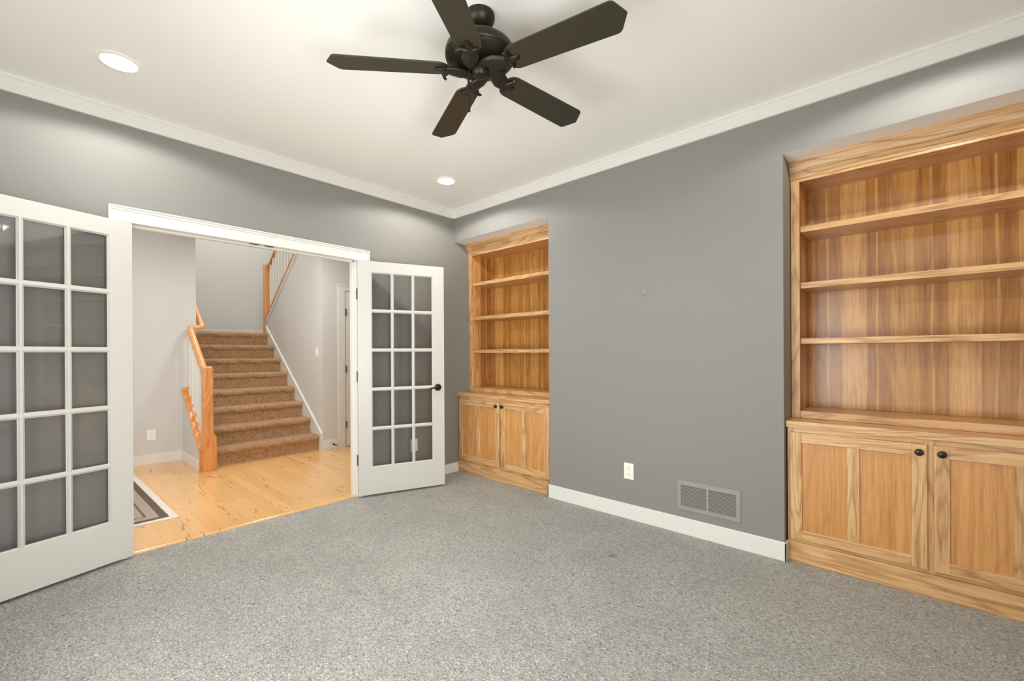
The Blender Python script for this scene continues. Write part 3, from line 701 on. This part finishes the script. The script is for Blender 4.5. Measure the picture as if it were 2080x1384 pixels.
rail = empty('stair_railing', (-1.735, 2.0, 0), label='lower oak stair railing with white balusters on a low white wall', cat='railing', group='oak stair railings')
T = Matrix.Translation((1.735, -2.0, 0)); B = lambda mb, *a, **k: mb.xf(T).build(*a, **k)
kz = lambda y: .262+.785*(y-2.10)
kn = MB().prism([(2.085, 0), (YB, 0), (YB, kz(YB)-.03), (2.085, kz(2.085)-.03)], 'X', -1.790, -1.675)
B(kn, 'knee_wall', M_hall, rail)
B(MB().box(-1.7915, -1.668, 2.052, 2.084, .002, kz(2.085)-.03), 'end_panel', M_rail['Z'], rail, bevel=.001)
B(MB().prism([(2.05, kz(2.05)-.03), (2.05, kz(2.05)), (YB, kz(YB)), (YB, kz(YB)-.03)], 'X', -1.800, -1.662), 'rail_cap', M_rail['Y'], rail, bevel=.003)
B(MB().prism([(2.05, kz(2.05)), (2.05, kz(2.05)+.018), (YB-.002, kz(YB)+.018), (YB-.002, kz(YB))], 'X', -1.758, -1.708), 'rail_fillet', M_rail['Y'], rail, bevel=.002)
nw = MB().box(-1.775, -1.687, 1.962, 2.050, .001, 1.098)
nw.add([(-1.775, 1.962, 1.098), (-1.687, 1.962, 1.098), (-1.687, 2.05, 1.098), (-1.775, 2.05, 1.098), (-1.765, 1.972, 1.116), (-1.697, 1.972, 1.116), (-1.697, 2.04, 1.116), (-1.765, 2.04, 1.116)], [(0, 1, 5, 4), (1, 2, 6, 5), (2, 3, 7, 6), (3, 0, 4, 7), (4, 5, 6, 7)])
B(nw, 'newel_post', M_rail['Z'], rail, bevel=.002)
B(MB().prism([(-1.686, .001), (-1.654, .001), (-1.654, .360), (-1.672, .385), (-1.686, .43)], 'Y', 1.975, 2.115), 'newel_trim', M_rail['Z'], rail, bevel=.002)
rz = lambda y: 1.025+.765*(y-2.05)
prof = [(-.028, -.022), (-.032, -.008), (-.030, .012), (-.020, .024), (0, .029), (.020, .024), (.030, .012), (.032, -.008), (.028, -.022)]
hp = [(-1.731, 2.045, rz(2.045)), (-1.731, 2.30, rz(2.30)), (-1.731, 2.60, rz(2.6)), (-1.731, 2.70, rz(2.70)-.002), (-1.722, 2.755, rz(2.74)), (-1.700, 2.775, rz(2.745)), (-1.66, 2.783, rz(2.75)), (-1.625, 2.785, rz(2.755)),
      (-1.600, 2.80, rz(2.765)), (-1.592, 2.84, rz(2.795)), (-1.592, 2.92, rz(2.86)), (-1.592, 3.2, rz(3.14)), (-1.592, 3.9, rz(3.84))]
B(MB().sweep(hp, prof), 'handrail', M_rail['Y'], rail, smooth=True)
br = MB().tube([(-1.652, 3.02, rz(2.96)-.085), (-1.62, 3.02, rz(2.96)-.075), (-1.592, 3.02, rz(2.96)-.03)], .006, 10).lathe([(0, 0), (.022, 0), (.020, .006), (0, .008)], (-1.651, 3.02, rz(2.96)-.085), 14, 'X')
B(br, 'rail_bracket', M_bronze, rail, smooth=True)
nb = 6
for k in range(nb):
    y = 2.135+k*.116
    B(MB().box(-1.748, -1.716, y-.016, y+.016, kz(y)+.012, rz(y)-.015), 'baluster', M_trim, rail, bevel=.003)

rail2 = empty('stair_railing', (-.41, 4.0, 1.58), label='upper oak stair railing on the sloping wall top seen under the door head', cat='railing', group='oak stair railings')
T = Matrix.Translation((.41, -4.0, -1.58))
B(MB().prism([(4.045, 1.795), (4.045, capz(4.045)+.012), (2.46, capz(2.46)+.012), (2.46, capz(2.46)-.018)], 'X', -.488, -.332), 'rail_cap', M_rail['Y'], rail2, bevel=.003)
B(MB().box(-.484, -.395, 4.045, 4.135, 1.581, 2.675), 'newel_post', M_rail['Z'], rail2, bevel=.003)
B(MB().box(-.486, -.334, 4.0405, 4.044, 1.581, 1.795), 'end_panel', M_rail['Z'], rail2)
r2 = lambda y: 2.60+SL*(4.06-y)
B(MB().sweep([(-.425, 4.09, r2(4.05)), (-.425, 3.6, r2(3.6)), (-.425, 3.0, r2(3.0)), (-.425, 2.46, r2(2.46))], prof), 'handrail', M_rail['Y'], rail2, smooth=True)
for k in range(12):
    y = 3.96-k*.118
    B(MB().box(-.441, -.409, y-.016, y+.016, capz(y)+.008, r2(y)-.01), 'baluster', M_trim, rail2, bevel=.003)
